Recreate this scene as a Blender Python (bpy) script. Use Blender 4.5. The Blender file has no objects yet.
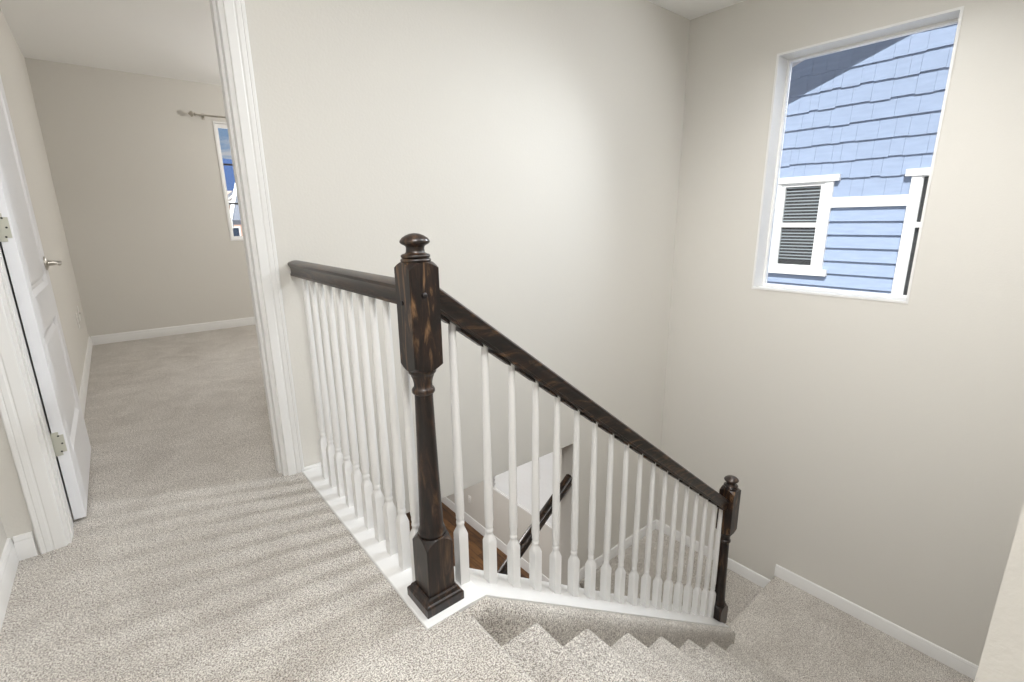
import bpy, bmesh, math, random
from mathutils import Vector, Matrix
C = bpy.context.scene.collection
V = Vector
# ------------------------------------------------------------------ helpers
def bx(bm, x0, x1, y0, y1, z0, z1, bev=0.0):
    x0, x1 = sorted((x0, x1)); y0, y1 = sorted((y0, y1)); z0, z1 = sorted((z0, z1))
    vs = [bm.verts.new((x, y, z)) for x in (x0, x1) for y in (y0, y1) for z in (z0, z1)]
    fs = [bm.faces.new([vs[i] for i in f]) for f in ((0,1,3,2),(4,6,7,5),(0,4,5,1),(2,3,7,6),(0,2,6,4),(1,5,7,3))]
    if bev:
        es = list({e for f in fs for e in f.edges})
        bmesh.ops.bevel(bm, geom=es, offset=bev, segments=2, affect='EDGES', profile=0.5)
def sweep(bm, prof, A, B, u, v, cap=True):
    """closed 2D outline swept from A to B; outline point p sits at A + u*p0 + v*p1"""
    A, B, u, v = V(A), V(B), V(u), V(v)
    r0 = [bm.verts.new(A + u*p[0] + v*p[1]) for p in prof]
    r1 = [bm.verts.new(B + u*p[0] + v*p[1]) for p in prof]
    n = len(prof)
    for i in range(n):
        bm.faces.new((r0[i], r0[(i+1) % n], r1[(i+1) % n], r1[i]))
    if cap:
        bm.faces.new(list(reversed(r0))); bm.faces.new(r1)
def rings(bm, rr, cx=0, cy=0, n=24):
    """stack of rings (z, half_size, squareness 0..1) round a vertical axis"""
    prev = None; first = None
    for z, r, q in rr:
        ring = []
        for i in range(n):
            a = 2*math.pi*(i+.5)/n if n % 8 else 2*math.pi*i/n
            m = max(abs(math.cos(a)), abs(math.sin(a)))
            k = r*((1-q) + q/m)
            ring.append(bm.verts.new((cx + k*math.cos(a), cy + k*math.sin(a), z)))
        if prev:
            for i in range(n):
                bm.faces.new((prev[i], prev[(i+1) % n], ring[(i+1) % n], ring[i]))
        else: first = ring
        prev = ring
    bm.faces.new(list(reversed(first))); bm.faces.new(prev)
def turned_block(bm, h, z0, z1, k0, k1, n=40):
    """square block whose ends are turned to a cone, so the edges arch"""
    lo, hi = [], []
    for i in range(n):
        a = 2*math.pi*i/n
        m = max(abs(math.cos(a)), abs(math.sin(a))); r = h/m
        x, y = r*math.cos(a), r*math.sin(a)
        lo.append(bm.verts.new((x, y, z0 + k0*(r-h)))); hi.append(bm.verts.new((x, y, z1 - k1*(r-h))))
    c0 = bm.verts.new((0, 0, z0)); c1 = bm.verts.new((0, 0, z1))
    li = [bm.verts.new((h*.98*math.cos(2*math.pi*i/n), h*.98*math.sin(2*math.pi*i/n), z0)) for i in range(n)]
    hi2 = [bm.verts.new((h*.98*math.cos(2*math.pi*i/n), h*.98*math.sin(2*math.pi*i/n), z1)) for i in range(n)]
    for i in range(n):
        j = (i+1) % n
        bm.faces.new((lo[i], lo[j], hi[j], hi[i])); bm.faces.new((hi[i], hi[j], hi2[j], hi2[i])); bm.faces.new((hi2[i], hi2[j], c1))
        bm.faces.new((lo[j], lo[i], li[i], li[j])); bm.faces.new((li[j], li[i], c0))
def tube(bm, pts, r, n=10):
    pts = [V(p) for p in pts]; prev = None
    for i, p in enumerate(pts):
        d = (pts[min(i+1, len(pts)-1)] - pts[max(i-1, 0)]).normalized()
        a = d.orthogonal().normalized() if prev is None else (prevA - d*prevA.dot(d)).normalized()
        prevA = a; b = d.cross(a)
        rad = r[i] if isinstance(r, (list, tuple)) else r
        ring = [bm.verts.new(p + (a*math.cos(2*math.pi*k/n) + b*math.sin(2*math.pi*k/n))*rad) for k in range(n)]
        if prev:
            for k in range(n): bm.faces.new((prev[k], prev[(k+1) % n], ring[(k+1) % n], ring[k]))
        else: bm.faces.new(list(reversed(ring)))
        prev = ring
    bm.faces.new(prev)
def lathe_x(bm, pts, c, n=16, ax='x'):
    """outline (t, r) turned round an axis through c"""
    prev = None; rs = []
    for t, r in pts:
        ring = []
        for k in range(n):
            a = 2*math.pi*k/n; p, q = r*math.cos(a), r*math.sin(a)
            ring.append(bm.verts.new({'x': (c[0]+t, c[1]+p, c[2]+q), 'y': (c[0]+p, c[1]+t, c[2]+q), 'z': (c[0]+p, c[1]+q, c[2]+t)}[ax]))
        if prev:
            for k in range(n): bm.faces.new((prev[k], prev[(k+1) % n], ring[(k+1) % n], ring[k]))
        prev = ring; rs.append(ring)
    bm.faces.new(rs[0]); bm.faces.new(rs[-1])
def obj(name, bm, m, parent=None, smooth=35, loc=None):
    bmesh.ops.recalc_face_normals(bm, faces=bm.faces)
    me = bpy.data.meshes.new(name); bm.to_mesh(me); bm.free()
    for mm in (m if isinstance(m, (list, tuple)) else [m]): me.materials.append(mm)
    if smooth:
        for p in me.polygons: p.use_smooth = True
        me.set_sharp_from_angle(angle=math.radians(smooth))
    o = bpy.data.objects.new(name, me); C.objects.link(o)
    if parent: o.parent = parent
    if loc: o.location = loc
    return o
def NB(): return bmesh.new()
def struct(name, bm, m, parent=None, smooth=35):
    o = obj(name, bm, m, parent, smooth)
    if parent is None: o['kind'] = 'structure'
    return o
def thing(name, label, cat, loc=(0,0,0), group=None, rz=0):
    o = bpy.data.objects.new(name, None); C.objects.link(o); o.empty_display_size = .05
    o.location = loc; o.rotation_euler = (0, 0, rz); o['label'] = label; o['category'] = cat
    if group: o['group'] = group
    return o
def tag(o, label, cat, group=None):
    o['label'] = label; o['category'] = cat
    if group: o['group'] = group
    return o
def copy_tree(o, parent=None):
    c = o.copy(); C.objects.link(c); c.parent = parent
    for ch in list(o.children): copy_tree(ch, c)
    return c
# ------------------------------------------------------------------ materials
def mat(name, col, rough=.6, spec=.5, metal=0):
    m = bpy.data.materials.new(name); m.use_nodes = True
    b = m.node_tree.nodes['Principled BSDF']
    b.inputs['Base Color'].default_value = (*col, 1); b.inputs['Roughness'].default_value = rough
    b.inputs['Specular IOR Level'].default_value = spec; b.inputs['Metallic'].default_value = metal
    return m
def nodes(m): return m.node_tree.nodes, m.node_tree.links, m.node_tree.nodes['Principled BSDF']
def coords(nt, scale=(1,1,1), rot=(0,0,0), kind='Object'):
    n, l = nt.nodes, nt.links
    mp = n.new('ShaderNodeMapping'); mp.inputs['Scale'].default_value = scale; mp.inputs['Rotation'].default_value = rot
    if kind == 'World':
        g = n.new('ShaderNodeNewGeometry'); l.new(g.outputs['Position'], mp.inputs['Vector'])
    else:
        t = n.new('ShaderNodeTexCoord'); l.new(t.outputs[kind], mp.inputs['Vector'])
    return mp.outputs['Vector']
def noise(nt, vec, scale, detail=3, rough=.5, dist=0):
    t = nt.nodes.new('ShaderNodeTexNoise'); t.inputs['Scale'].default_value = scale; t.inputs['Detail'].default_value = detail
    t.inputs['Roughness'].default_value = rough; t.inputs['Distortion'].default_value = dist
    nt.links.new(vec, t.inputs['Vector']); return t.outputs['Fac']
def ramp(nt, fac, stops):
    r = nt.nodes.new('ShaderNodeValToRGB'); nt.links.new(fac, r.inputs['Fac'])
    e = r.color_ramp.elements
    while len(e) < len(stops): e.new(.5)
    for i, (p, c) in enumerate(stops): e[i].position = p; e[i].color = (*c, 1)
    return r.outputs['Color']
def mixc(nt, fac, a, b, mode='MIX'):
    x = nt.nodes.new('ShaderNodeMix'); x.data_type = 'RGBA'; x.blend_type = mode
    for s, val in ((x.inputs[0], fac), (x.inputs[6], a), (x.inputs[7], b)):
        if isinstance(val, (int, float)): s.default_value = val
        elif isinstance(val, tuple): s.default_value = (*val, 1)
        else: nt.links.new(val, s)
    return x.outputs[2]
def bump(m, h, strength, dist):
    n, l, b = nodes(m); k = n.new('ShaderNodeBump'); k.inputs['Strength'].default_value = strength; k.inputs['Distance'].default_value = dist
    l.new(h, k.inputs['Height']); l.new(k.outputs['Normal'], b.inputs['Normal'])

def paint(name, col):
    m = mat(name, col, .75, .3); nt = m.node_tree
    v = coords(nt, kind='World')
    bump(m, noise(nt, v, 95, 3, .55), .16, .004); return m
WALL = paint('wall_paint', (.635, .615, .575))
CEIL = paint('ceiling_paint', (.88, .88, .87))
TRIM = mat('white_trim_paint', (.745, .74, .73), .38, .5)
DOORM = mat('white_door_paint', (.78, .785, .81), .42, .5)
nt = DOORM.node_tree; bump(DOORM, noise(nt, coords(nt, (60, 60, 3)), 3, 4, .6), .12, .003)

def carpet(name, a, b_, c):
    m = mat(name, b_, .95, .1); nt = m.node_tree; v = coords(nt, kind='World')
    f1 = noise(nt, v, 240, 2, .6); f2 = noise(nt, v, 90, 3, .6, .4); f3 = noise(nt, v, 4.2, 3, .6, .6)
    c1 = ramp(nt, f1, [(.41, a), (.50, b_), (.59, c)])
    c2 = mixc(nt, .25, c1, ramp(nt, f2, [(.35, a), (.62, c)]))
    c3 = mixc(nt, 1.0, c2, ramp(nt, f3, [(.35, (.88, .865, .85)), (.65, (1.08, 1.08, 1.08))]), 'MULTIPLY')
    n, l, b = nodes(m); l.new(c3, b.inputs['Base Color'])
    b.inputs['Sheen Weight'].default_value = .25; b.inputs['Sheen Roughness'].default_value = .6
    mm = n.new('ShaderNodeMath'); mm.operation = 'ADD'; l.new(f1, mm.inputs[0]); l.new(f2, mm.inputs[1])
    bump(m, mm.outputs[0], .9, .008); return m
CARPET = carpet('beige_carpet', (.19, .163, .137), (.53, .49, .44), (.84, .80, .74))

def dark_wood(name, axis='z', warm=.5):
    m = mat(name, (.02, .012, .009), .36, .42); nt = m.node_tree
    s = {'z': (9, 9, 1.3), 'x': (1.3, 9, 9), 'y': (9, 1.3, 9)}[axis]
    v = coords(nt, s)
    g = noise(nt, v, 3.5, 5, .6, 1.6); g2 = noise(nt, coords(nt, tuple(k*6 for k in s)), 6, 3, .6)
    c = ramp(nt, g, [(.42, (.008, .005, .004)), (.54, (.024, .012, .008)), (.70, (.02+.14*warm, .010+.08*warm, .006+.038*warm))])
    c = mixc(nt, 1.0, c, ramp(nt, g2, [(.3, (.65, .65, .65)), (.6, (1.1, 1.1, 1.1))]), 'MULTIPLY')
    n, l, b = nodes(m); l.new(c, b.inputs['Base Color'])
    b.inputs['Coat Weight'].default_value = .22; b.inputs['Coat Roughness'].default_value = .16
    bump(m, g2, .08, .002); return m
WOOD = dark_wood('dark_stained_wood', 'z', .55)
WOODB = dark_wood('dark_stained_wood_block', 'z', 1.5)
WOODX = dark_wood('dark_stained_rail_wood', 'x', .7)
WOODY = dark_wood('dark_stained_level_rail_wood', 'y', .5)
PLUG = mat('wood_plug', (.008, .005, .005), .4)
METAL = mat('satin_nickel', (.52, .49, .44), .32, .5, 1)
BRASSY = mat('painted_hinge', (.56, .56, .49), .35, .5, .55)
BLACK = mat('dark_slot', (.02, .02, .02), .6)
PLATE = mat('white_plastic', (.82, .81, .78), .35)
VINYL = mat('white_vinyl', (.84, .84, .83), .35)
EXT = mat('white_exterior_trim', (.62, .64, .64), .6)

# first floor hardwood
HARD = mat('brown_plank_floor', (.12, .05, .02), .35, .5); nt = HARD.node_tree
v = coords(nt, kind='World')
bk = nt.nodes.new('ShaderNodeTexBrick'); nt.links.new(coords(nt, (1, 1, 1), (0, 0, math.pi/2), 'World'), bk.inputs['Vector'])
bk.inputs['Scale'].default_value = 1; bk.inputs['Brick Width'].default_value = 1.3; bk.inputs['Row Height'].default_value = .11
bk.inputs['Mortar Size'].default_value = .004; bk.inputs['Color1'].default_value = (.17, .088, .036, 1); bk.inputs['Color2'].default_value = (.055, .028, .013, 1); bk.inputs['Mortar'].default_value = (.015, .006, .003, 1)
gr = noise(nt, coords(nt, (14, 1.6, 1), (0, 0, 0), 'World'), 2.2, 5, .7, 1.5)
cc = mixc(nt, 1.0, bk.outputs['Color'], ramp(nt, gr, [(.35, (.35, .30, .28)), (.6, (1.25, 1.15, 1.0))]), 'MULTIPLY')
nt.links.new(cc, nt.nodes['Principled BSDF'].inputs['Base Color'])

def glassmat(name, tint=(1, 1, 1), refl=.06):
    m = bpy.data.materials.new(name); m.use_nodes = True; n, l = m.node_tree.nodes, m.node_tree.links
    n.clear(); o = n.new('ShaderNodeOutputMaterial'); t = n.new('ShaderNodeBsdfTransparent'); g = n.new('ShaderNodeBsdfGlossy'); mx = n.new('ShaderNodeMixShader')
    t.inputs['Color'].default_value = (*tint, 1); g.inputs['Roughness'].default_value = .02
    fr = n.new('ShaderNodeFresnel'); fr.inputs['IOR'].default_value = 1.25
    l.new(fr.outputs[0], mx.inputs[0]); l.new(t.outputs[0], mx.inputs[1]); l.new(g.outputs[0], mx.inputs[2]); l.new(mx.outputs[0], o.inputs[0])
    return m
GLASS = glassmat('clear_glass', (.98, .99, 1))
DGLASS = mat('dark_house_glass', (.03, .045, .07), .06, .6)
def siding(name, col):
    m = mat(name, col, .8, .2); nt = m.node_tree
    f = noise(nt, coords(nt, (1, 1, 6), kind='World'), 5, 3, .6)
    c = mixc(nt, 1.0, (*col,), ramp(nt, f, [(.3, (.93, .93, .93)), (.7, (1.05, 1.05, 1.05))]), 'MULTIPLY')
    nt.links.new(c, nt.nodes['Principled BSDF'].inputs['Base Color']); return m
BLUE = siding('blue_grey_siding', (.235, .295, .41))
# blinds: thin translucent slats
BLIND = bpy.data.materials.new('white_blind'); BLIND.use_nodes = True
n, l = BLIND.node_tree.nodes, BLIND.node_tree.links; b = n['Principled BSDF']
b.inputs['Base Color'].default_value = (.86, .86, .85, 1); b.inputs['Roughness'].default_value = .5
tr = n.new('ShaderNodeBsdfTranslucent'); tr.inputs['Color'].default_value = (.9, .9, .9, 1); mx = n.new('ShaderNodeMixShader'); mx.inputs[0].default_value = .5
l.new(b.outputs[0], mx.inputs[1]); l.new(tr.outputs[0], mx.inputs[2]); l.new(mx.outputs[0], n['Material Output'].inputs[0])

# ------------------------------------------------------------------ key dimensions (metres, camera height = 0)
ZF = -1.0875          # upper floor
ZC = 1.352            # ceiling
YB = 2.145            # wall with the doorway, behind the stairs
XW = 3.39             # window wall
RISE, RUN, NX0 = .1822, .252, .632
ZL = -2.545           # landing
ZM = -2.697           # lower landing
ZG = -4.27            # ground floor
SY = .965             # inner face of the carpeted kneewall
NL = (.581, 1.089)    # newel at the top
NR = (2.406, 1.078)   # newel at the landing
SL = .705
def capz(x): return -1.0870 - SL*(x-.70)

# ------------------------------------------------------------------ floors
bm = NB(); bx(bm, -.52, .604, -2.0, 1.0, ZF-.3, ZF)
bx(bm, -.52, .50, 1.0, YB+.12, ZF-.3, ZF)
bx(bm, -.52, 3.51, YB+.12, 6.04, ZF-.3, ZF)
struct('floor_upper', bm, CARPET)
bm = NB(); prof = [(2.40, ZL), (XW, ZL), (XW, ZL-.15), (2.40, ZL-.15)]
bx(bm, 2.42, XW, .01, 1.105, ZL-.2, ZL); 
# rounded carpet nose towards the lower landing
sweep(bm, [(0, 0), (.012, -.002), (.021, -.008), (.026, -.018), (.026, -.03), (.018, -.04), (0, -.045)], (2.42, 1.105, ZL), (XW, 1.105, ZL), (0, 1, 0), (0, 0, 1))
bx(bm, 2.42, XW, 1.085, 1.118, ZM-.05, ZL-.03)
struct('floor_landing', bm, CARPET)
bm = NB(); bx(bm, 2.40, XW, 1.12, YB, ZM-.2, ZM)
struct('floor_middle', bm, CARPET)
bm = NB(); bx(bm, -2.5, 3.51, -2.0, 8.0, ZG-.2, ZG); struct('floor_ground', bm, HARD)
bm = NB(); bx(bm, -.52, 3.51, -2.0, 6.04, ZC, ZC+.15); struct('ceiling', bm, CEIL)
bm = NB(); bx(bm, -2.5, XW, YB+.12, 8.0, ZF-.43, ZF-.31); bx(bm, -2.5, .50, -2.0, YB+.12, ZF-.43, ZF-.31); struct('ceiling_ground', bm, CEIL)

# ------------------------------------------------------------------ walls
JL, JR, ZH = -.289, .447, .945      # doorway jambs and head
bm = NB()
bx(bm, .4471, XW, YB, YB+.12, -1.52, ZC)
bx(bm, 2.30, XW, YB, YB+.12, ZG, -1.52)
bx(bm, JL, .4471, YB, YB+.12, ZH, ZC)
bx(bm, -.424, JL, YB, YB+.12, ZF, ZC)
struct('wall_back', bm, WALL)
bm = NB(); bx(bm, -.54, -.424, -2.0, YB+.12, ZF, ZC); struct('wall_left', bm, WALL)
bm = NB(); bx(bm, -.42, -.30, YB+.12, 6.04, ZF, ZC); struct('wall_bedroom', bm, WALL)
# window wall (upper and ground storey)
WY0, WY1, WZ0, WZ1 = .667, 1.512, -.462, .978
GY0, GY1, GZ0, GZ1 = 3.47, 4.60, -3.42, -2.05
bm = NB(); X2 = XW+.20
bx(bm, XW, X2, -2.0, WY0, ZG, ZC); bx(bm, XW, X2, WY0, WY1, ZG, WZ0); bx(bm, XW, X2, WY0, WY1, WZ1, ZC)
bx(bm, XW, X2, WY1, GY0, ZG, ZC); bx(bm, XW, X2, GY1, 8.0, ZG, ZC)
bx(bm, XW, X2, GY0, GY1, ZG, GZ0); bx(bm, XW, X2, GY0, GY1, GZ1, ZC)
struct('wall_right', bm, WALL)
# hall wall whose corner edges the picture, and the stair wall behind it
bm = NB(); bx(bm, .72, XW, -.11, .0095, ZG, ZC); bx(bm, .72, .84, -2.0, -.11, ZF-.3, ZC)
struct('wall_stair', bm, WALL)
bm = NB(); bx(bm, -.52, .84, -2.12, -2.0, ZF, ZC); struct('wall_front', bm, WALL)
# far room wall with its window
FY = 5.92; FX0, FX1, FZ0, FZ1 = 1.0, 2.2, -.155, 1.0
bm = NB(); bx(bm, -.42, FX0, FY, FY+.12, ZF, ZC); bx(bm, FX1, 3.39, FY, FY+.12, ZF, ZC)
bx(bm, FX0, FX1, FY, FY+.12, ZF, FZ0); bx(bm, FX0, FX1, FY, FY+.12, FZ1, ZC)
struct('wall_far', bm, WALL)
bm = NB(); bx(bm, -2.62, -2.5, -2.0, 8.0, ZG, ZF-.31); bx(bm, -2.5, 3.39, 8.0, 8.12, ZG, ZF-.31); bx(bm, -2.5, .60, -2.12, -2.0, ZG, ZF-.31); bx(bm, .60, 3.39, -.23, -.11, ZG, ZF-.31)
struct('wall_ground', bm, WALL)
bm = NB(); bx(bm, XW-.05, XW, 2.27, 3.25, ZG, ZF-.43, .004); struct('wall_corner', bm, WALL)

# ------------------------------------------------------------------ staircase (upper flight)
st = thing('staircase', 'upper carpeted stair flight going down from the hall to the landing', 'stairs', (NX0, .5, ZF))
def local(o, root):
    o.matrix_parent_inverse = Matrix.Translation(root.location).inverted(); return o
for k in range(0, 8):
    x = NX0 + RUN*k; z = ZF - RISE*k; d = RUN + .03 if k else .028001
    bm = NB(); r = .020
    back = x - d
    pr = [(back, z-.0), (x-.020, z), (x-.009, z-.003), (x-.002, z-.010), (x, z-.020), (x-.003, z-.032), (x-.012, z-.040), (x-.024, z-.044), (x-.027, z-RISE), (back, z-RISE)]
    sweep(bm, [(p[0], p[1]) for p in pr], (0, .010, 0), (0, SY, 0), (1, 0, 0), (0, 0, 1))
    local(obj('step', bm, CARPET, st, 50), st)
# carpet wrapped kneewall face beside the steps
bm = NB()
side = [(SY+.034, -.006), (SY+.024, -.007), (SY+.013, -.014), (SY+.005, -.028), (SY+.001, -.050), (SY, -.075), (SY, -.50), (SY+.034, -.50)]
sweep(bm, side, (.70, 0, capz(.70)), (2.412, 0, capz(2.412)), (0, 1, 0), (0, 0, 1))
sweep(bm, side, (.606, 0, ZF), (.70, 0, ZF), (0, 1, 0), (0, 0, 1))
local(obj('carpeted_side', bm, CARPET, st, 50), st)
# rounded carpet end of the kneewall
bm = NB()
ptop = [(2.411, capz(2.411)-.012), (2.419, capz(2.419)-.018), (2.425, capz(2.425)-.030), (2.427, capz(2.427)-.050), (2.427, ZL-.1), (2.411, ZL-.1)]
sweep(bm, ptop, (0, SY+.004, 0), (0, 1.14, 0), (1, 0, 0), (0, 0, 1)); local(obj('carpeted_end', bm, CARPET, st, 50), st)

# kneewall body and white cap
bm = NB()
body = [(.502, ZF-.43), (.502, ZF-.012), (.70, ZF-.012), (2.42, capz(2.42)-.02), (2.42, ZM-.2), (2.0, ZM-.2), (.66, ZF-.75)]
def poly_y(bm, pts, y0, y1):
    sweep(bm, pts, (0, y0, 0), (0, y1, 0), (1, 0, 0), (0, 0, 1))
poly_y(bm, [(.66, ZF-.50), (.66, ZF-.012), (.70, ZF-.012), (2.405, capz(2.405)-.020), (2.405, ZM-.25)], 1.003, 1.150)
bx(bm, .504, .656, 1.003, YB-.001, ZF-.43, ZF-.014)
struct('wall_knee', bm, WALL)
bm = NB()
T = .012
def cap_prof(w0, w1): return [(w0, -T), (w0+.002, 0-.003), (w0+.005, 0), (w1-.005, 0), (w1-.002, -.003), (w1, -T)]
# level run along the hall floor
LZ = ZF + .003
sweep(bm, cap_prof(.500, .664), (0, 1.0, LZ), (0, YB-.019, LZ), (1, 0, 0), (0, 0, 1))
# short level return then the slope
pr = [(.652, LZ-T), (.652, LZ+.0004), (.70, LZ-.002), (2.406, capz(2.406)+.003), (2.410, capz(2.406)-.004), (2.410, capz(2.406)-T), (.70, LZ-T-.002)]
sweep(bm, pr, (0, .9995, 0), (0, 1.165, 0), (1, 0, 0), (0, 0, 1))
struct('trim_1', bm, TRIM, None, 30)
bm = NB(); bx(bm, .500, .664, YB-.0185, YB-.001, ZF-.02, ZF+.014, .002); struct('trim_4', bm, TRIM)
# inner fascia of the kneewall below the cap
# ------------------------------------------------------------------ lower flight
s2 = thing('staircase', 'lower carpeted stair flight seen through the sloping balusters', 'stairs', (2.4, 1.6, ZM))
s2.location = (2.4, 1.65, ZM)
for k in range(0, 9):
    x = 2.40 - RUN*(k+1) + .02 + RUN; z = ZM - .1748*k; d = RUN+.03 if k else .03
    bm = NB()
    xn = 2.40 - RUN*k
    xb = xn + (RUN if k else 0)
    pr = [(xb, z), (xn+.020, z), (xn+.009, z-.003), (xn+.002, z-.010), (xn, z-.020), (xn+.003, z-.032), (xn+.024, z-.044), (xn+.027, z-.1748), (xb, z-.1748)] if k else \
         [(2.40, z), (2.39, z-.002), (2.378, z-.010), (2.374, z-.020), (2.378, z-.032), (2.392, z-.044), (2.396, z-.1748), (2.40, z-.1748)]
    sweep(bm, pr, (0, 1.17, 0), (0, YB-.016, 0), (1, 0, 0), (0, 0, 1))
    local(obj('step', bm, CARPET, s2, 50), s2)

# ------------------------------------------------------------------ newel posts
def make_newel(name, label, cx, cy, zt, zb, shoe, squeeze=1.0):
    """zt: top of finial; zb: bottom"""
    r = thing(name, label, 'newel post', (cx, cy, zb), 'dark newel posts of the stair railing')
    P = lambda z: zt - zb + z*squeeze
    bm = NB()
    rings(bm, [(P(-.074), .030, 0), (P(-.071), .036, 0), (P(-.066), .0380, 0), (P(-.062), .0365, 0), (P(-.060), .033, 0), (P(-.058), .0360, 0), (P(-.054), .0365, 0), (P(-.051), .034, 0),
               (P(-.049), .027, 0), (P(-.046), .0235, 0), (P(-.036), .0225, 0), (P(-.031), .024, 0), (P(-.028), .0295, 0), (P(-.0255), .0345, 0), (P(-.022), .0372, 0), (P(-.018), .0368, 0), (P(-.011), .0315, 0), (P(-.005), .022, 0), (P(-.001), .011, 0), (P(0), .002, 0)], n=32)
    obj('finial', bm, WOOD, r, 50)
    bm = NB(); turned_block(bm, .0410, P(-.347), P(-.070), .9, .9); bmesh.ops.bevel(bm, geom=[e for e in bm.edges if abs(abs(e.verts[0].co.x)-.0410) < 1e-5 and abs(abs(e.verts[0].co.y)-.0410) < 1e-5 and abs(abs(e.verts[1].co.x)-.0410) < 1e-5 and abs(abs(e.verts[1].co.y)-.0410) < 1e-5], offset=.002, segments=2, affect='EDGES')
    obj('upper_block', bm, WOODB, r, 30)
    bm = NB()
    rings(bm, [(P(-0.3425), .030, 0), (P(-0.3455), .0355, 0), (P(-0.3515), .037, 0), (P(-0.3575), .0355, 0), (P(-0.3605), .031, 0), (P(-0.3665), .030, 0), (P(-0.3745), .0265, 0), (P(-0.3865), .0245, 0), (P(-0.3965), .0245, 0),
               (P(-0.3995), .028, 0), (P(-0.4045), .0305, 0), (P(-0.4105), .0305, 0), (P(-0.4145), .028, 0), (P(-0.4165), .0245, 0), (P(-0.4275), .0245, 0), (P(-0.5300), .0265, 0), (P(-0.6400), .029, 0), (P(-0.7600), .0325, 0), (P(-0.8160), .034, 0),
               (P(-0.8200), .036, 0), (P(-0.8260), .0385, 0), (P(-0.8330), .0385, 0), (P(-0.8380), .037, 0), (P(-0.8460), .037, 0)], n=32)
    obj('shaft', bm, WOOD, r, 50)
    bm = NB(); turned_block(bm, .042, 0.0, P(-.840), 0, 1.5)
    obj('base_block', bm, WOOD, r, 30)
    if shoe:
        bm = NB(); h = .061; q = 1
        def sq(z, h): return (z, h, 1)
        rings(bm, [sq(0, h), sq(.026, h), sq(.031, h-.003), sq(.034, h-.007), sq(.043, h-.011), sq(.047, h-.0155), sq(.047, .0425)], n=8)
        obj('base_moulding', bm, WOOD, r, 20)
        bm = NB(); lathe_x(bm, [(-.0435, .0), (-.0435, .0062), (-.040, .0062)], (-.0005, 0.006, P(-.170)), 16, 'x'); obj('screw_plug', bm, PLUG, r)
        bm = NB(); lathe_x(bm, [(-.0485, .0), (-.048, .004), (-.0455, .0072), (-.040, .0080)], (-.004, 0, P(-.150)), 16, 'y'); obj('screw_plug', bm, PLUG, r)
    return r
make_newel('newel_post', 'dark wooden newel post with square moulded foot at the top of the stairs', NL[0], NL[1], -.025, LZ, True)
make_newel('newel_post', 'small distant dark newel post at the landing end of the sloping rail', NR[0], NR[1], -1.358, capz(NR[0])-.02, False, .97)

# ------------------------------------------------------------------ railings
def baluster_mesh(hz, drop=0.0, blk=.168):
    """bottom of the visible block at 0, height hz; drop extends it down into the sloping cap"""
    bm = NB(); h = .0158
    L = [(-drop, h, 1), (blk, h, 1), (blk+.006, h*.96, .8), (blk+.022, .0118, .1), (blk+.030, .0112, 0), (blk+.034, .0128, 0), (blk+.040, .0128, 0), (blk+.043, .0115, 0),
         (blk+.050, .0115, 0), (blk+.053, .0127, 0), (blk+.058, .0127, 0), (blk+.062, .0122, 0), (blk+.075, .0142, 0), (blk+.20, .0138, 0), (blk+.38, .0120, 0), (hz, .0100, 0)]
    rings(bm, L, n=16); return bm
RP = [(.0245, 0), (.0255, .009), (.0225, .0105), (.0218, .019), (.0228, .030), (.0275, .0405), (.0300, .043), (.0312, .048), (.0308, .0525), (.0275, .0555), (.014, .0610), (.004, .0625)]
RP = RP + [(-x, z) for x, z in reversed(RP)]
g1 = thing('stair_railing', 'level railing with dark handrail and white balusters along the hall carpet', 'railing', (.585, YB, LZ), 'stair railings')
bm = NB(); RZ = -.209
sweep(bm, RP, (.584, NL[1]+.042, RZ), (.584, YB-.001, RZ), (1, 0, 0), (0, 0, 1))
local(obj('handrail', bm, WOODY, g1, 24), g1)
first = None
for k in range(10):
    y = 1.173 + .0925*k
    bm = baluster_mesh(RZ - LZ - .001 + .004, .0)
    o = local(obj('baluster', bm, TRIM, g1, 40), g1); o.location = (.573, y, LZ)
g2 = thing('stair_railing', 'sloping railing with dark handrail and white balusters beside the steps', 'railing', (.69, 1.095, LZ), 'stair railings')
RS = .760
def railz(x): return -.2365 - RS*(x-.64)        # underside
bm = NB(); xa, xb = NL[0]+.042, NR[0]-.043; k = math.sqrt(1+RS*RS)
sweep(bm, RP, (xa, 1.088, railz(xa)), (xb, 1.088, railz(xb)), (0, 1, 0), (0, 0, 1.16))
# fillet blocks between the balusters
xs = [.680] + [.787 + .0992*i for i in range(16)] + [.787 + .0992*15 + .079]
for a, b_ in zip([xa-.0]+xs, xs+[xb]):
    a2 = a + (.017 if a != xa else 0); b2 = b_ - (.017 if b_ != xb else 0)
    if b2 - a2 > .01:
        sweep(bm, [(-.0135, .001), (-.0135, -.010), (.0135, -.010), (.0135, .001)], (a2, 1.088, railz(a2)), (b2, 1.088, railz(b2)), (0, 1, 0), (0, 0, 1))
local(obj('handrail', bm, WOODX, g2, 24), g2)
for x in xs:
    zb = capz(x)+.003
    o = local(obj('baluster', baluster_mesh(railz(x)-zb+.012, .018, .154), TRIM, g2, 40), g2); o.location = (x, 1.093, zb)

# lower wall-end handrail
hr = thing('handrail', 'short dark handrail running down beyond the balusters from the wall end', 'handrail', (2.31, 2.2, -1.83))
bm = NB(); xa, xb = 2.30, .15
sweep(bm, [(p[0], p[1]) for p in RP], (xa, 2.185, -1.862), (xb, 2.185, -1.862-.745*(xa-xb)), (0, 1, 0), (0, 0, 1.25))
local(obj('rail', bm, WOODX, hr, 40), hr)
bm = NB(); bx(bm, .09, .15, 2.155, 2.215, ZG, -3.30, .003); local(obj('post', bm, WOOD, hr, 40), hr)

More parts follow.
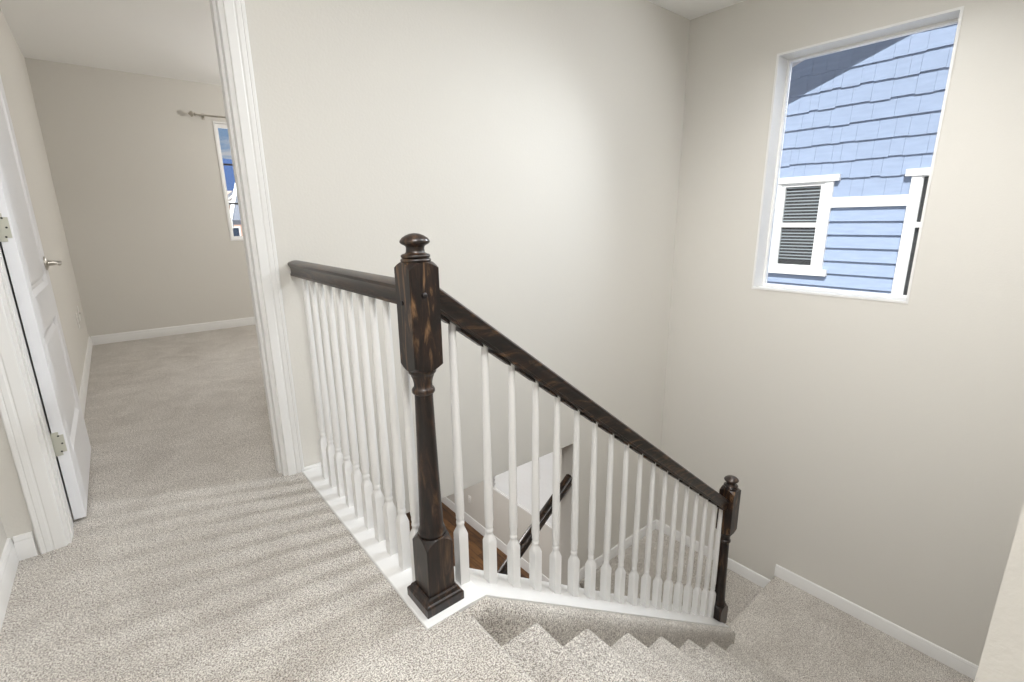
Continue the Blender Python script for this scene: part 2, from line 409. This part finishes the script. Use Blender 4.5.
# ------------------------------------------------------------------ baseboards
BP = [(0, 0), (.014, 0), (.014, .062), (.011, .070), (.0115, .076), (.007, .088), (0, .090)]
def base(name, A, B, out, z, extra=0):
    bm = NB(); sweep(bm, BP, (A[0], A[1], z), (B[0], B[1], z), (*out, 0), (0, 0, 1)); return struct(name, bm, TRIM, None, 25)
base('baseboard_landing', (XW, .011), (XW, 1.13), (-1, 0), ZL-.002)
base('baseboard_middle', (XW, 1.131), (XW, YB), (-1, 0), ZM-.004)
bm = NB(); sweep(bm, BP, (XW-.014, YB, ZM-.004), (2.40, YB, ZM-.004), (0, -1, 0), (0, 0, 1))
sweep(bm, [(0, -.2), (.014, -.2), (.014, .062), (.011, .070), (.0115, .076), (.007, .088), (0, .090)], (2.40, YB, ZM-.004), (2.302, YB, ZM-.004-.068), (0, -1, 0), (0, 0, 1))
struct('baseboard_back', bm, TRIM, None, 25)
base('baseboard_left', (-.424, -1.99), (-.424, YB), (1, 0), ZF-.003)
base('baseboard_door', (-.410, YB), (-.364, YB), (0, -1), ZF-.003)
base('baseboard_bedroom', (-.30, YB+.14), (-.30, FY), (1, 0), ZF-.003)
base('baseboard_far', (-.286, FY), (3.38, FY), (0, -1), ZF-.003)
bm = NB(); sweep(bm, [(p[0]*1.2, p[1]*1.5) for p in BP], (XW, 3.251, ZG), (XW, 7.99, ZG), (-1, 0, 0), (0, 0, 1)); struct('baseboard_ground', bm, TRIM, None, 25)
base('baseboard_corner', (XW-.05, 2.28), (XW-.05, 3.25), (-1, 0), ZG-.001)

# ------------------------------------------------------------------ doorway casing and jambs
CP = [(0, 0), (0, .009), (.003, .011), (.030, .0125), (.034, .0105), (.037, .0115), (.040, .0135), (.051, .0145), (.054, .013), (.057, .0150), (.064, .0160), (.067, .0150), (.069, .0120), (.069, 0)]
bm = NB()
sweep(bm, CP, (JL, YB, ZF), (JL, YB, ZH+.075), (-1, 0, 0), (0, -1, 0))
sweep(bm, CP, (JR-.002, YB, ZF), (JR-.002, YB, ZH+.075), (1, 0, 0), (0, -1, 0))
sweep(bm, CP, (JL-.075, YB, ZH), (JR+.073, YB, ZH), (0, 0, 1), (0, -1, 0))
struct('trim_2', bm, TRIM, None, 25)
bm = NB()
bx(bm, JR-.018, JR, YB-.001, YB+.135, ZF, ZH); bx(bm, JL, JL+.0105, YB-.001, YB+.135, ZF, ZH); bx(bm, JL+.0105, JR-.018, YB-.001, YB+.135, ZH-.018, ZH)
bx(bm, JR-.028, JR-.018, YB+.04, YB+.085, ZF, ZH-.018); bx(bm, JL+.0105, JL+.0135, YB+.04, YB+.085, ZF, ZH-.018)
sweep(bm, CP, (JR-.002, YB+.12, ZF), (JR-.002, YB+.12, ZH+.075), (1, 0, 0), (0, 1, 0))
struct('trim_3', bm, TRIM, None, 25)

# ------------------------------------------------------------------ door leaf, swung open into the far room
HY = 2.292; DX = -.240; DT = .035; DW = .750; DZ0, DZ1 = ZF+.014, ZH-.025
d = bpy.data.objects.new('door_1', None); C.objects.link(d); d.location = (DX-DT, HY, DZ0); d['kind'] = 'structure'
bm = NB()
def panelled(bm, y0, y1, z0, z1, xf, sgn, holes):
    """face at x = xf with recessed, bevelled panels; cells on a grid of lines"""
    ys = sorted({y0, y1, *[h[0] for h in holes], *[h[1] for h in holes]}); zs = sorted({z0, z1, *[h[2] for h in holes], *[h[3] for h in holes]})
    for i in range(len(ys)-1):
        for j in range(len(zs)-1):
            c = (ys[i], ys[i+1], zs[j], zs[j+1])
            if any(abs(c[0]-h[0]) < 1e-6 and abs(c[1]-h[1]) < 1e-6 and abs(c[2]-h[2]) < 1e-6 and abs(c[3]-h[3]) < 1e-6 for h in holes):
                lv = [(0, 0), (.006, -.003), (.016, -.012), (.030, -.013), (.048, -.004), (.052, -.003)]
                pv = None
                for o_, dep in lv:
                    rr = [bm.verts.new((xf + sgn*dep, yy, zz)) for yy, zz in ((c[0]+o_, c[2]+o_), (c[1]-o_, c[2]+o_), (c[1]-o_, c[3]-o_), (c[0]+o_, c[3]-o_))]
                    if pv:
                        for q in range(4): bm.faces.new((pv[q], pv[(q+1) % 4], rr[(q+1) % 4], rr[q]))
                    pv = rr
                bm.faces.new(pv)
            else:
                bm.faces.new([bm.verts.new((xf, yy, zz)) for yy, zz in ((c[0], c[2]), (c[1], c[2]), (c[1], c[3]), (c[0], c[3]))])
holes = [(HY+.085, HY+DW-.115, -.835, -.378), (HY+.085, HY+DW-.115, -.243, DZ1-.12)]
panelled(bm, HY, HY+DW, DZ0, DZ1, DX, 1, holes); panelled(bm, HY, HY+DW, DZ0, DZ1, DX-DT, -1, holes)
for a, b_, c, e in (((DX-DT, HY, DZ0), (DX, HY, DZ0), (DX, HY, DZ1), (DX-DT, HY, DZ1)), ((DX-DT, HY+DW, DZ0), (DX, HY+DW, DZ0), (DX, HY+DW, DZ1), (DX-DT, HY+DW, DZ1)),
                    ((DX-DT, HY, DZ0), (DX, HY, DZ0), (DX, HY+DW, DZ0), (DX-DT, HY+DW, DZ0)), ((DX-DT, HY, DZ1), (DX, HY, DZ1), (DX, HY+DW, DZ1), (DX-DT, HY+DW, DZ1))):
    bm.faces.new([bm.verts.new(p) for p in (a, b_, c, e)])
bmesh.ops.remove_doubles(bm, verts=bm.verts, dist=1e-5)
local(obj('door_leaf', bm, DOORM, d, 20), d)
for zc in (.70, .0, -.765):
    bm = NB()
    bx(bm, DX-DT-.010, DX-.006, HY-.0025, HY-.0005, zc-.045, zc+.045)
    es = [e for e in bm.edges if abs(e.verts[0].co.x-(DX-.006)) < 1e-5 and abs(e.verts[1].co.x-(DX-.006)) < 1e-5 and abs(e.verts[0].co.z-e.verts[1].co.z) < 1e-6]
    bmesh.ops.bevel(bm, geom=es, offset=.012, segments=4, affect='EDGES')
    tube(bm, [(DX-DT-.008, HY-.007, zc-.046), (DX-DT-.008, HY-.007, zc+.046)], .0055, 10)
    hg = local(obj('hinge', bm, BRASSY, d, 40), d)
    for q, (dx, dz) in enumerate(((-.020, .030), (-.014, .0), (-.020, -.030))):
        bm = NB(); lathe_x(bm, [(-.0035, 0), (-.0035, .0028), (-.002, .0035)], (DX+dx, HY, zc+dz), 10, 'y'); o = obj('screw', bm, BLACK, hg)
# lever handle near the free edge
LY, LZh = HY+DW-.065, -.156
bm = NB(); lathe_x(bm, [(0, .0), (0, .030), (.006, .030), (.010, .024), (.012, .012), (.045, .0095), (.048, .0)], (DX, LY, LZh), 20, 'x')
tube(bm, [(DX+.046, LY+.008, LZh), (DX+.050, LY-.01, LZh), (DX+.050, LY-.05, LZh-.002), (DX+.048, LY-.105, LZh+.001), (DX+.044, LY-.118, LZh+.001)], [.009, .0095, .008, .007, .005], 12)
local(obj('lever_handle', bm, METAL, d, 50), d)
bm = NB(); lathe_x(bm, [(0, .0), (0, .028), (-.006, .028), (-.010, .012), (-.03, .009), (-.032, 0)], (DX-DT, LY, LZh), 16, 'x'); local(obj('back_rosette', bm, METAL, d, 50), d)

# ------------------------------------------------------------------ stair window
w1 = bpy.data.objects.new('window_1', None); C.objects.link(w1); w1['kind'] = 'structure'; w1.location = (XW, 1.09, -.46)
def ring_yz(bm, x0, x1, y0, y1, z0, z1, t, bev=0):
    """picture-frame of four boards"""
    bx(bm, x0, x1, y0, y1, z0, z0+t, bev); bx(bm, x0, x1, y0, y1, z1-t, z1, bev); bx(bm, x0, x1, y0, y0+t, z0+t, z1-t, bev); bx(bm, x0, x1, y1-t, y1, z0+t, z1-t, bev)
bm = NB(); ring_yz(bm, XW-.005, XW+.130, WY0-.010, WY1+.010, WZ0-.010, WZ1+.010, .012); local(obj('window_casing', bm, TRIM, w1), w1)
bm = NB(); ring_yz(bm, XW+.130, XW+.175, WY0, WY1, WZ0, WZ1, .014, .0015); local(obj('window_frame', bm, VINYL, w1), w1)
bm = NB(); bx(bm, XW+.150, XW+.155, WY0+.0145, WY1-.0145, WZ0+.0145, WZ1-.0145); local(obj('glass', bm, GLASS, w1, 0), w1)
# far room window
w2 = bpy.data.objects.new('window_2', None); C.objects.link(w2); w2['kind'] = 'structure'; w2.location = (1.6, FY, FZ0)
def ring_xz(bm, y0, y1, x0, x1, z0, z1, t):
    bx(bm, x0, x1, y0, y1, z0, z0+t); bx(bm, x0, x1, y0, y1, z1-t, z1); bx(bm, x0, x0+t, y0, y1, z0+t, z1-t); bx(bm, x1-t, x1, y0, y1, z0+t, z1-t)
bm = NB(); ring_xz(bm, FY-.006, FY+.05, FX0-.012, FX1+.012, FZ0-.012, FZ1+.012, .014); local(obj('window_casing', bm, TRIM, w2), w2)
bm = NB(); ring_xz(bm, FY+.05, FY+.10, FX0, FX1, FZ0, FZ1, .034); local(obj('window_frame', bm, VINYL, w2), w2)
bm = NB(); bx(bm, FX0+.034, FX1-.034, FY+.076, FY+.080, FZ0+.034, FZ1-.034); local(obj('glass', bm, GLASS, w2, 0), w2)
bm = NB()
for z in (FZ0+.372, FZ0+.765): bx(bm, FX0+.034, FX1-.034, FY+.062, FY+.074, z-.009, z+.009)
local(obj('muntin', bm, mat('dark_muntin', (.03, .025, .03), .5), w2), w2)
cr = thing('curtain_rod', 'thin metal curtain rod with pointed finial above the far room window', 'curtain rod', (.85, FY, 1.045))
bm = NB(); tube(bm, [(.835, FY-.07, 1.045), (2.5, FY-.07, 1.045)], .008, 10); local(obj('rod', bm, METAL, cr), cr)
bm = NB(); lathe_x(bm, [(-.056, .002), (-.048, .012), (-.036, .026), (-.024, .028), (-.014, .018), (-.008, .009), (-.004, .017), (.005, .017), (.007, .008)], (.835, FY-.07, 1.045), 14, 'x'); local(obj('finial', bm, METAL, cr, 50), cr)
bm = NB(); bx(bm, .905, .913, FY-.075, FY-.001, 1.032, 1.040); bx(bm, .897, .921, FY-.004, FY-.0005, 1.01, 1.07); local(obj('bracket', bm, METAL, cr), cr)
# ground floor window and its blinds
w3 = bpy.data.objects.new('window_3', None); C.objects.link(w3); w3['kind'] = 'structure'; w3.location = (XW, 4.02, GZ0)
bm = NB(); ring_yz(bm, XW-.006, XW+.05, GY0-.010, GY1+.010, GZ0-.010, GZ1+.010, .012); local(obj('window_casing', bm, TRIM, w3), w3)
bm = NB(); ring_yz(bm, XW+.07, XW+.12, GY0, GY1, GZ0, GZ1, .035); bx(bm, XW+.07, XW+.12, GY0, GY1, -2.76, -2.72); local(obj('window_frame', bm, VINYL, w3), w3)
bm = NB(); bx(bm, XW+.09, XW+.096, GY0+.035, GY1-.035, GZ0+.035, GZ1-.035); local(obj('glass', bm, GLASS, w3, 0), w3)
bl = thing('window_blinds', 'closed white horizontal blinds in the ground floor window seen through the balusters', 'blinds', (XW+.03, 4.02, GZ1))
bm = NB(); z = GZ0+.045; i = 0
while z < GZ1-.05:
    sweep(bm, [(-.017, -.021), (-.011, -.009), (.000, .004), (.014, .019), (.0155, .0185), (.0015, .0035), (-.0095, -.0095), (-.0155, -.0215)], (XW+.030, GY0+.012, z), (XW+.030, GY1-.012, z), (1, 0, 0), (0, 0, 1)); z += .056
local(obj('slats', bm, BLIND, bl, 40), bl)
bm = NB(); bx(bm, XW+.012, XW+.048, GY0+.006, GY1-.006, GZ1-.05, GZ1-.003, .002); local(obj('head_rail', bm, VINYL, bl), bl)
bm = NB(); bx(bm, XW+.018, XW+.042, GY0+.012, GY1-.012, GZ0+.004, GZ0+.018, .002); local(obj('bottom_rail', bm, VINYL, bl), bl)
bm = NB(); tube(bm, [(XW+.004, GY0+.22, GZ1-.05), (XW+.004, GY0+.22, -2.86)], .002, 6); lathe_x(bm, [(-.02, .002), (-.015, .006), (.0, .003)], (XW+.004, GY0+.22, -2.87), 8, 'z'); local(obj('pull_cord', bm, PLATE, bl), bl)

# ------------------------------------------------------------------ outlets
def outlet(label, loc, rz, kind='outlet', w=.035, h=.058):
    t = thing('wall_outlet', label, 'outlet', loc, None, rz)    # faces local +x
    bm = NB(); bx(bm, 0.0005, .006, -w, w, -h, h, .002); obj('cover_plate', bm, PLATE, t)
    for dz in ((-.02, .02) if kind == 'outlet' else (0,)):
        bm = NB(); lathe_x(bm, [(.0055, 0), (.0055, .016 if kind == 'outlet' else .008), (.0075, .0155 if kind == 'outlet' else .007), (.0075, 0)] if kind == 'outlet' else [(.005, .008), (.014, .006), (.016, .0)], (0, 0, dz), 14, 'x'); s = obj('socket', bm, PLATE if kind == 'outlet' else METAL, t)
        if kind == 'outlet':
            bm = NB(); bx(bm, .0074, .0079, -.007, -.005, dz-.005, dz+.005); bx(bm, .0074, .0079, .005, .007, dz-.005, dz+.005); obj('slot', bm, BLACK, s)
    return t
outlet('white wall outlet nearer the door, low on the far room side wall', (-.30, 5.02, -.715), 0)
outlet('white cable plate beside the outlet, closer to the far room corner', (-.30, 5.30, -.695), 0, 'jack')
outlet('white wall outlet above the ground floor baseboard beside the blinds window', (XW, 5.16, -3.86), math.pi)

# ------------------------------------------------------------------ neighbour house outside the stair window
NXH = 6.60
hs = thing('neighbour_house', 'blue-grey sided neighbouring house with shingled gable and white trim outside the stair window', 'house', (NXH+1, 1.5, -4.6))
def rake(y): return 1.318 + (2.775-y)*.413         # line of the roof shade on the wall
YP = -1.5
def roofz(y):
    yy = y+.133
    return (rake(yy) if y > YP else rake(2*YP - y + .133)) + .467
bm = NB()
pts = [(-8.0, -4.6), (5.5, -4.6), (5.5, roofz(5.5)), (YP, roofz(YP)), (-8.0, roofz(-8.0))]
sweep(bm, pts, (NXH+.015, 0, 0), (NXH+8, 0, 0), (0, 1, 0), (0, 0, 1)); local(obj('house_wall', bm, BLUE, hs, 0), hs)
bm = NB(); th = .22
rp = [(-8.4, roofz(-8.4)), (YP, roofz(YP)), (5.9, roofz(5.9)), (5.9, roofz(5.9)+th), (YP, roofz(YP)+th), (-8.4, roofz(-8.4)+th)]
sweep(bm, rp, (NXH-.40, 0, 0), (NXH+8.4, 0, 0), (0, 1, 0), (0, 0, 1)); local(obj('roof', bm, EXT, hs, 0), hs)
random.seed(4)
HOLES = [(2.18, 2.77), (.73, 1.405)]
bm = NB()       # staggered shingles
for k in range(-1, 14):
    zb = .431 + .195*k
    y = -.4 - random.random()*.2
    while y < 4.6:
        w = random.choice([.09, .12, .15, .18, .20]); st_ = random.choice([0, 0, .007, .007, -.006])
        z0 = zb + st_; z1 = zb + .225
        if z1 < rake(y)+.9 and z0 > .20 or k == -1:
            if k == -1: z0 = .2
            if z0 < .40 and any(y < h[1] and y+w > h[0] for h in HOLES):
                y += w; continue
            xf, xt = NXH-.017, NXH+.004
            yy0, yy1 = y+.0009, y+w-.0009
            vs = [bm.verts.new(p) for p in ((xf, yy0, z0), (xf, yy1, z0), (xt, yy1, z1), (xt, yy0, z1), (NXH+.015, yy0, z0), (NXH+.015, yy1, z0), (NXH+.015, yy1, z1), (NXH+.015, yy0, z1))]
            for f in ((0, 1, 2, 3), (4, 7, 6, 5), (0, 4, 5, 1), (3, 2, 6, 7), (0, 3, 7, 4), (1, 5, 6, 2)): bm.faces.new([vs[i] for i in f])
        y += w
local(obj('shingle_siding', bm, BLUE, hs, 0), hs)
bm = NB()       # lap boards
for k in range(0, 22):
    zt = .110 - .1515*k; zb = zt - .1515 - .022
    for ya, yb in (((-.5, .73), (1.405, 2.18), (2.77, 4.6)) if zt > -.64 else ((-.5, .73), (1.405, 4.6)) if zt > -1.3 else ((-.5, 4.6),)):
        sweep(bm, [(NXH+.008, zt), (NXH-.018, zb+.022), (NXH-.018, zb+.020), (NXH+.014, zb+.020), (NXH+.014, zt)], (0, ya, 0), (0, yb, 0), (1, 0, 0), (0, 0, 1))
local(obj('lap_siding', bm, BLUE, hs, 0), hs)
for ya, yb in ((-.5, .73), (1.405, 2.18), (2.77, 4.6)):
    bm = NB(); bx(bm, NXH-.030, NXH+.014, ya, yb, .112, .226); local(obj('trim_band', bm, EXT, hs), hs)
def nwin(y0, y1, zb=-.61, st=.042):     # outer casing extent
    F = .085
    bm = NB()
    bx(bm, NXH-.045, NXH+.014, y0, y0+F, zb, .41); bx(bm, NXH-.045, NXH+.014, y1-F, y1, zb, .41)
    bx(bm, NXH-.060, NXH+.014, y0-.055, y1+.055, .41, .480); bx(bm, NXH-.060, NXH+.014, y0-.055, y1+.055, zb-.073, zb)
    wf = local(obj('window_surround', bm, EXT, hs), hs)
    a, b_ = y0+F, y1-F
    bm = NB(); ring_yz(bm, NXH-.032, NXH+.012, a, b_, zb, .41, st); bx(bm, NXH-.030, NXH+.012, a, b_, -.112, -.058)
    o = obj('sash', bm, EXT, wf)
    bm = NB(); bx(bm, NXH-.006, NXH-.002, a+st-.006, b_-st+.006, zb+st-.006, .41-st+.006)
    o = obj('pane', bm, GLASS, wf, 0)
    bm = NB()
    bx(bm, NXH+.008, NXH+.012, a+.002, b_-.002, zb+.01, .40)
    o = obj('dark_room_sheet', bm, BLACK, wf, 0)  # black sheet painted as the unlit interior behind the pane
    bm = NB(); z = .355
    while z > zb+.09:
        bx(bm, NXH+.001, NXH+.0065, a+.045, b_-.045, z-.0075, z+.0055); z -= .0385
    o = obj('slatted_blind', bm, mat('grey_blind', (.30, .33, .34), .6), wf, 0)
nwin(2.150, 2.80); nwin(.70, 1.435, -1.25, .012)

# ------------------------------------------------------------------ view from the far room window
HAZE = mat('hazy_blue_mountain', (.030, .050, .105), .95, 0)  # distance haze is mixed into the mountain colour
bm = NB(); random.seed(9); rows = []
for j, (y, zs) in enumerate(((225, 0), (250, .62), (275, 1.0), (330, .3))):
    row = []
    for i in range(80):
        x = -60 + i*3.4
        if j == 0: z = 8
        else:
            z = (33.5 + 2.0*math.sin(i*.33+1) + 1.5*math.sin(i*.9) + random.uniform(-.8, .8))*zs
        row.append(bm.verts.new((x, y + random.uniform(-3, 3), z)))
    rows.append(row)
for a, b_ in zip(rows, rows[1:]):
    for i in range(79): bm.faces.new((a[i], a[i+1], b_[i+1], b_[i]))
o = obj('mountain_range', bm, HAZE, None, 60); o['kind'] = 'structure'
GR = mat('dry_ground', (.26, .20, .16), .95, .1); nt = GR.node_tree
cc = ramp(nt, noise(nt, coords(nt, kind='World'), .35, 5, .7), [(.35, (.10, .11, .10)), (.5, (.28, .21, .17)), (.65, (.45, .32, .26))]); nt.links.new(cc, nt.nodes['Principled BSDF'].inputs['Base Color'])
bm = NB(); rows = []
for j in range(30):
    y = -30 + j*9.6
    rows.append([bm.verts.new((-60 + i*9, y, -4.62 + (max(0, y-22)*.085) + .3*math.sin(i+j)*(1 if y > 30 else 0))) for i in range(34)])
for a, b_ in zip(rows, rows[1:]):
    for i in range(33): bm.faces.new((a[i], a[i+1], b_[i+1], b_[i]))
o = obj('terrain', bm, GR, None, 60); o['kind'] = 'structure'
ROOF = mat('grey_shingle_roof', (.10, .11, .13), .9, .1); PEACH = mat('tan_stucco', (.55, .38, .30), .8, .1)
def far_house(label, x0, x1, y0, y1, zw, zr, wall, along='x'):
    t = thing('distant_house', label, 'house', ((x0+x1)/2, (y0+y1)/2, -4.6))
    bm = NB(); bx(bm, x0, x1, y0, y1, -4.6, zw)
    xm = (x0+x1)/2
    sweep(bm, [(x0, zw), (x1, zw), (xm, zr)], (0, y0, 0), (0, y1, 0), (1, 0, 0), (0, 0, 1))
    local(obj('wall', bm, wall, t, 0), t)
    s = (zr-zw)/(xm-x0); ov = .35
    bm = NB(); sweep(bm, [(x0-ov, zw-s*ov+.02), (xm, zr+.02), (x1+ov, zw-s*ov+.02), (x1+ov, zw-s*ov+.2), (xm, zr+.22), (x0-ov, zw-s*ov+.2)], (0, y0-.25, 0), (0, y1+.3, 0), (1, 0, 0), (0, 0, 1)); local(obj('roof', bm, ROOF, t, 0), t)
    bm = NB(); sweep(bm, [(x0-ov, zw-s*ov), (xm, zr), (x1+ov, zw-s*ov), (x1+ov, zw-s*ov+.24), (xm, zr+.25), (x0-ov, zw-s*ov+.24)], (0, y0-.33, 0), (0, y0-.26, 0), (1, 0, 0), (0, 0, 1)); local(obj('bargeboard', bm, EXT, t, 0), t)
    for zc in ((-2.9, -.6) if zw > 0 else (-2.9, -1.3)):
        for xx in (x0+.6, x0+1.9):
            if zc + .6 < zw:
                bm = NB(); ring_xz(bm, y0-.05, y0-.001, xx, xx+.8, zc-.5, zc+.5, .09); f = local(obj('window', bm, EXT, t, 0), t)
                bm = NB(); bx(bm, xx+.09, xx+.71, y0-.03, y0-.02, zc-.41, zc+.41); o = obj('pane', bm, DGLASS, f, 0)
    return t
t = thing('distant_house', 'blue-grey house with dark roof and white roof edge seen through the far room window', 'house', (2.53, 15, -4.6), None, -math.radians(16.2))
bm = NB(); bx(bm, .25, 7, .35, 5.9, 0, 4.55); sweep(bm, [(.35, 4.55), (5.9, 4.55), (3.1, 5.72)], (.25, 0, 0), (7, 0, 0), (0, 1, 0), (0, 0, 1)); obj('wall', bm, BLUE, t, 0)
bm = NB(); sweep(bm, [(0, 4.60), (3.1, 5.80), (6.2, 4.60), (6.2, 4.72), (3.1, 5.93), (0, 4.72)], (.09, 0, 0), (7.4, 0, 0), (0, 1, 0), (0, 0, 1)); obj('roof', bm, ROOF, t, 0)
bm = NB(); sweep(bm, [(0, 4.50), (3.1, 5.70), (6.2, 4.50), (6.2, 4.76), (3.1, 5.97), (0, 4.76)], (0, 0, 0), (.085, 0, 0), (0, 1, 0), (0, 0, 1)); obj('bargeboard', bm, EXT, t, 0)
for xx in (.45, 1.9):
    bm = NB(); ring_xz(bm, .29, .349, xx, xx+.9, 2.6, 4.2, .11); bx(bm, xx, xx+.9, .29, .349, 3.36, 3.44); f_ = obj('window', bm, EXT, t, 0)
    bm = NB(); bx(bm, xx+.11, xx+.79, .31, .33, 2.71, 4.09); obj('pane', bm, DGLASS, f_, 0)
far_house('tan house beyond the blue-grey one, through the far room window', 4.9, 10.5, 34, 42, .9, 1.6, PEACH)
far_house('small pale house on the slope under the mountains', 10.7, 13.5, 62, 66, 2.6, 3.7, siding('pale_grey_siding', (.33, .32, .31)))

# ------------------------------------------------------------------ light
w = bpy.data.worlds.new('sky'); bpy.context.scene.world = w; w.use_nodes = True
nt = w.node_tree; n, l = nt.nodes, nt.links; bg = n['Background']
tc = n.new('ShaderNodeTexCoord'); sep = n.new('ShaderNodeSeparateXYZ'); l.new(tc.outputs['Generated'], sep.inputs[0])
grad = ramp(nt, sep.outputs['Z'], [(0, (.55, .68, .85)), (.10, (.36, .58, .90)), (.35, (.60, .72, .90)), (.65, (1, 1, 1))])
cl = noise(nt, coords(nt, (1, 1, 2.6), kind='Generated'), 5.5, 6, .62, .3)
clf = ramp(nt, cl, [(.39, (0, 0, 0)), (.48, (1, 1, 1))])
sky = mixc(nt, clf, grad, (.95, .96, 1.0))
l.new(sky, bg.inputs['Color'])
stg = ramp(nt, sep.outputs['Z'], [(.05, (.085, .085, .085)), (.25, (.07, .07, .07)), (.6, (1, 1, 1))])
mul = n.new('ShaderNodeMath'); mul.operation = 'MULTIPLY'; mul.inputs[1].default_value = 9.0
dx = n.new('ShaderNodeMapRange'); dx.interpolation_type = 'SMOOTHSTEP'; dx.inputs['From Min'].default_value = -.35; dx.inputs['From Max'].default_value = .45
dx.inputs['To Min'].default_value = .02; dx.inputs['To Max'].default_value = 1; l.new(sep.outputs['X'], dx.inputs['Value'])
m2 = n.new('ShaderNodeMath'); m2.operation = 'MULTIPLY'; l.new(stg, m2.inputs[0]); l.new(dx.outputs[0], m2.inputs[1])
l.new(m2.outputs[0], mul.inputs[0]); l.new(mul.outputs[0], bg.inputs['Strength'])
def lamp(name, kind, loc, energy, size=.3, col=(1, 1, 1), rot=(0, 0, 0), **kw):
    L = bpy.data.lights.new(name, kind); L.energy = energy; L.color = col
    if kind == 'AREA': L.shape = kw.get('shape', 'DISK'); L.size = size; L.size_y = kw.get('sy', size)
    elif kind == 'SUN': L.angle = size
    else: L.shadow_soft_size = size
    o = bpy.data.objects.new(name, L); C.objects.link(o); o.location = loc; o.rotation_euler = rot; return o
sd = V((.60, .20, -.70)).normalized()
s = lamp('sun', 'SUN', (0, 0, 30), 8.2, .009, (1, .97, .92)); s.rotation_euler = sd.to_track_quat('-Z', 'Y').to_euler()
def portal(loc, dirn, sx, sy):
    o = lamp('daylight_portal', 'AREA', loc, 1, sx, shape='RECTANGLE', sy=sy); o.data.cycles.is_portal = True
    o.rotation_euler = V(dirn).to_track_quat('-Z', 'Z').to_euler(); return o
portal((XW+.22, (WY0+WY1)/2, (WZ0+WZ1)/2), (-1, 0, 0), WY1-WY0, WZ1-WZ0)
portal(((FX0+FX1)/2, FY+.14, (FZ0+FZ1)/2), (0, -1, 0), FX1-FX0, FZ1-FZ0)
portal((XW+.22, (GY0+GY1)/2, (GZ0+GZ1)/2), (-1, 0, 0), GY1-GY0, GZ1-GZ0)
# added fill lights without fixtures, placed to balance the room brightness
WARM = (1, .965, .92)
COOL = (.955, .98, 1)
lamp('hall_fill', 'AREA', (.15, .08, ZC-.02), 40, .5, (1, .995, .985))  # added overhead fill for the hall carpet and walls
lamp('stairwell_fill', 'AREA', (1.6, .25, ZC-.02), 17, .3, COOL)  # added fill over the steps, no real fixture
o = lamp('stair_window_fill', 'SPOT', (3.15, 1.0, ZC-.12), 150, .11, (.88, .94, 1)); o.rotation_euler = (V((.75, 1.70, -.70)) - V((3.15, 1.0, ZC-.12))).to_track_quat('-Z', 'Y').to_euler()  # added spot imitating window light, throws the baluster shadows
o.data.spot_size = math.radians(84); o.data.spot_blend = 1.0
o = lamp('stair_window_fill', 'AREA', (3.10, .95, ZC-.10), 10, .32, COOL); o.rotation_euler = V((-.68, .03, -.73)).to_track_quat('-Z', 'Y').to_euler()  # added soft fill, supports the imitated window light
o = lamp('window_wall_fill', 'SPOT', (.90, .38, ZC-.12), 175, .10, (1, .985, .96)); o.rotation_euler = (V((3.39, .90, -.75)) - V((.90, .38, ZC-.12))).to_track_quat('-Z', 'Y').to_euler()  # added spot that only brightens the window wall
o.data.spot_size = math.radians(72); o.data.spot_blend = 1.0
lamp('bedroom_fill', 'POINT', (2.3, 4.5, ZC-.50), 56, .15, (1, .985, .96))  # added unseen fill for the far room ceiling and walls
lamp('ground_floor_fill', 'AREA', (1.5, 4.2, -1.55), 85, .5, (1, .98, .95))  # added unseen fill for the ground floor

# ------------------------------------------------------------------ camera
yaw, pit, rol, f = 0.683352510, 0.243749687, -0.0121976108, 481.006895
F = V((math.sin(yaw)*math.cos(pit), math.cos(yaw)*math.cos(pit), -math.sin(pit)))
R_ = V((math.cos(yaw), -math.sin(yaw), 0)); U = R_.cross(F)
A = R_*math.cos(rol) + U*math.sin(rol); U2 = -R_*math.sin(rol) + U*math.cos(rol)
cam = bpy.data.cameras.new('camera'); co = bpy.data.objects.new('camera', cam); C.objects.link(co)
M = Matrix((A, U2, -F)).transposed().to_4x4(); co.matrix_world = M
cam.sensor_width = 36; cam.lens = f/1024*36; cam.clip_start = .02; cam.clip_end = 1000
sc = bpy.context.scene; sc.camera = co
sc.view_settings.view_transform = 'Standard'; sc.view_settings.look = 'None'; sc.view_settings.gamma = 1; sc.view_settings.use_curve_mapping = False
sc.view_settings.exposure = 0.0
try:
    sc.cycles.use_denoising = True; sc.cycles.max_bounces = 10; sc.cycles.diffuse_bounces = 6; sc.cycles.transparent_max_bounces = 12; sc.cycles.sample_clamp_indirect = 8
except Exception: pass
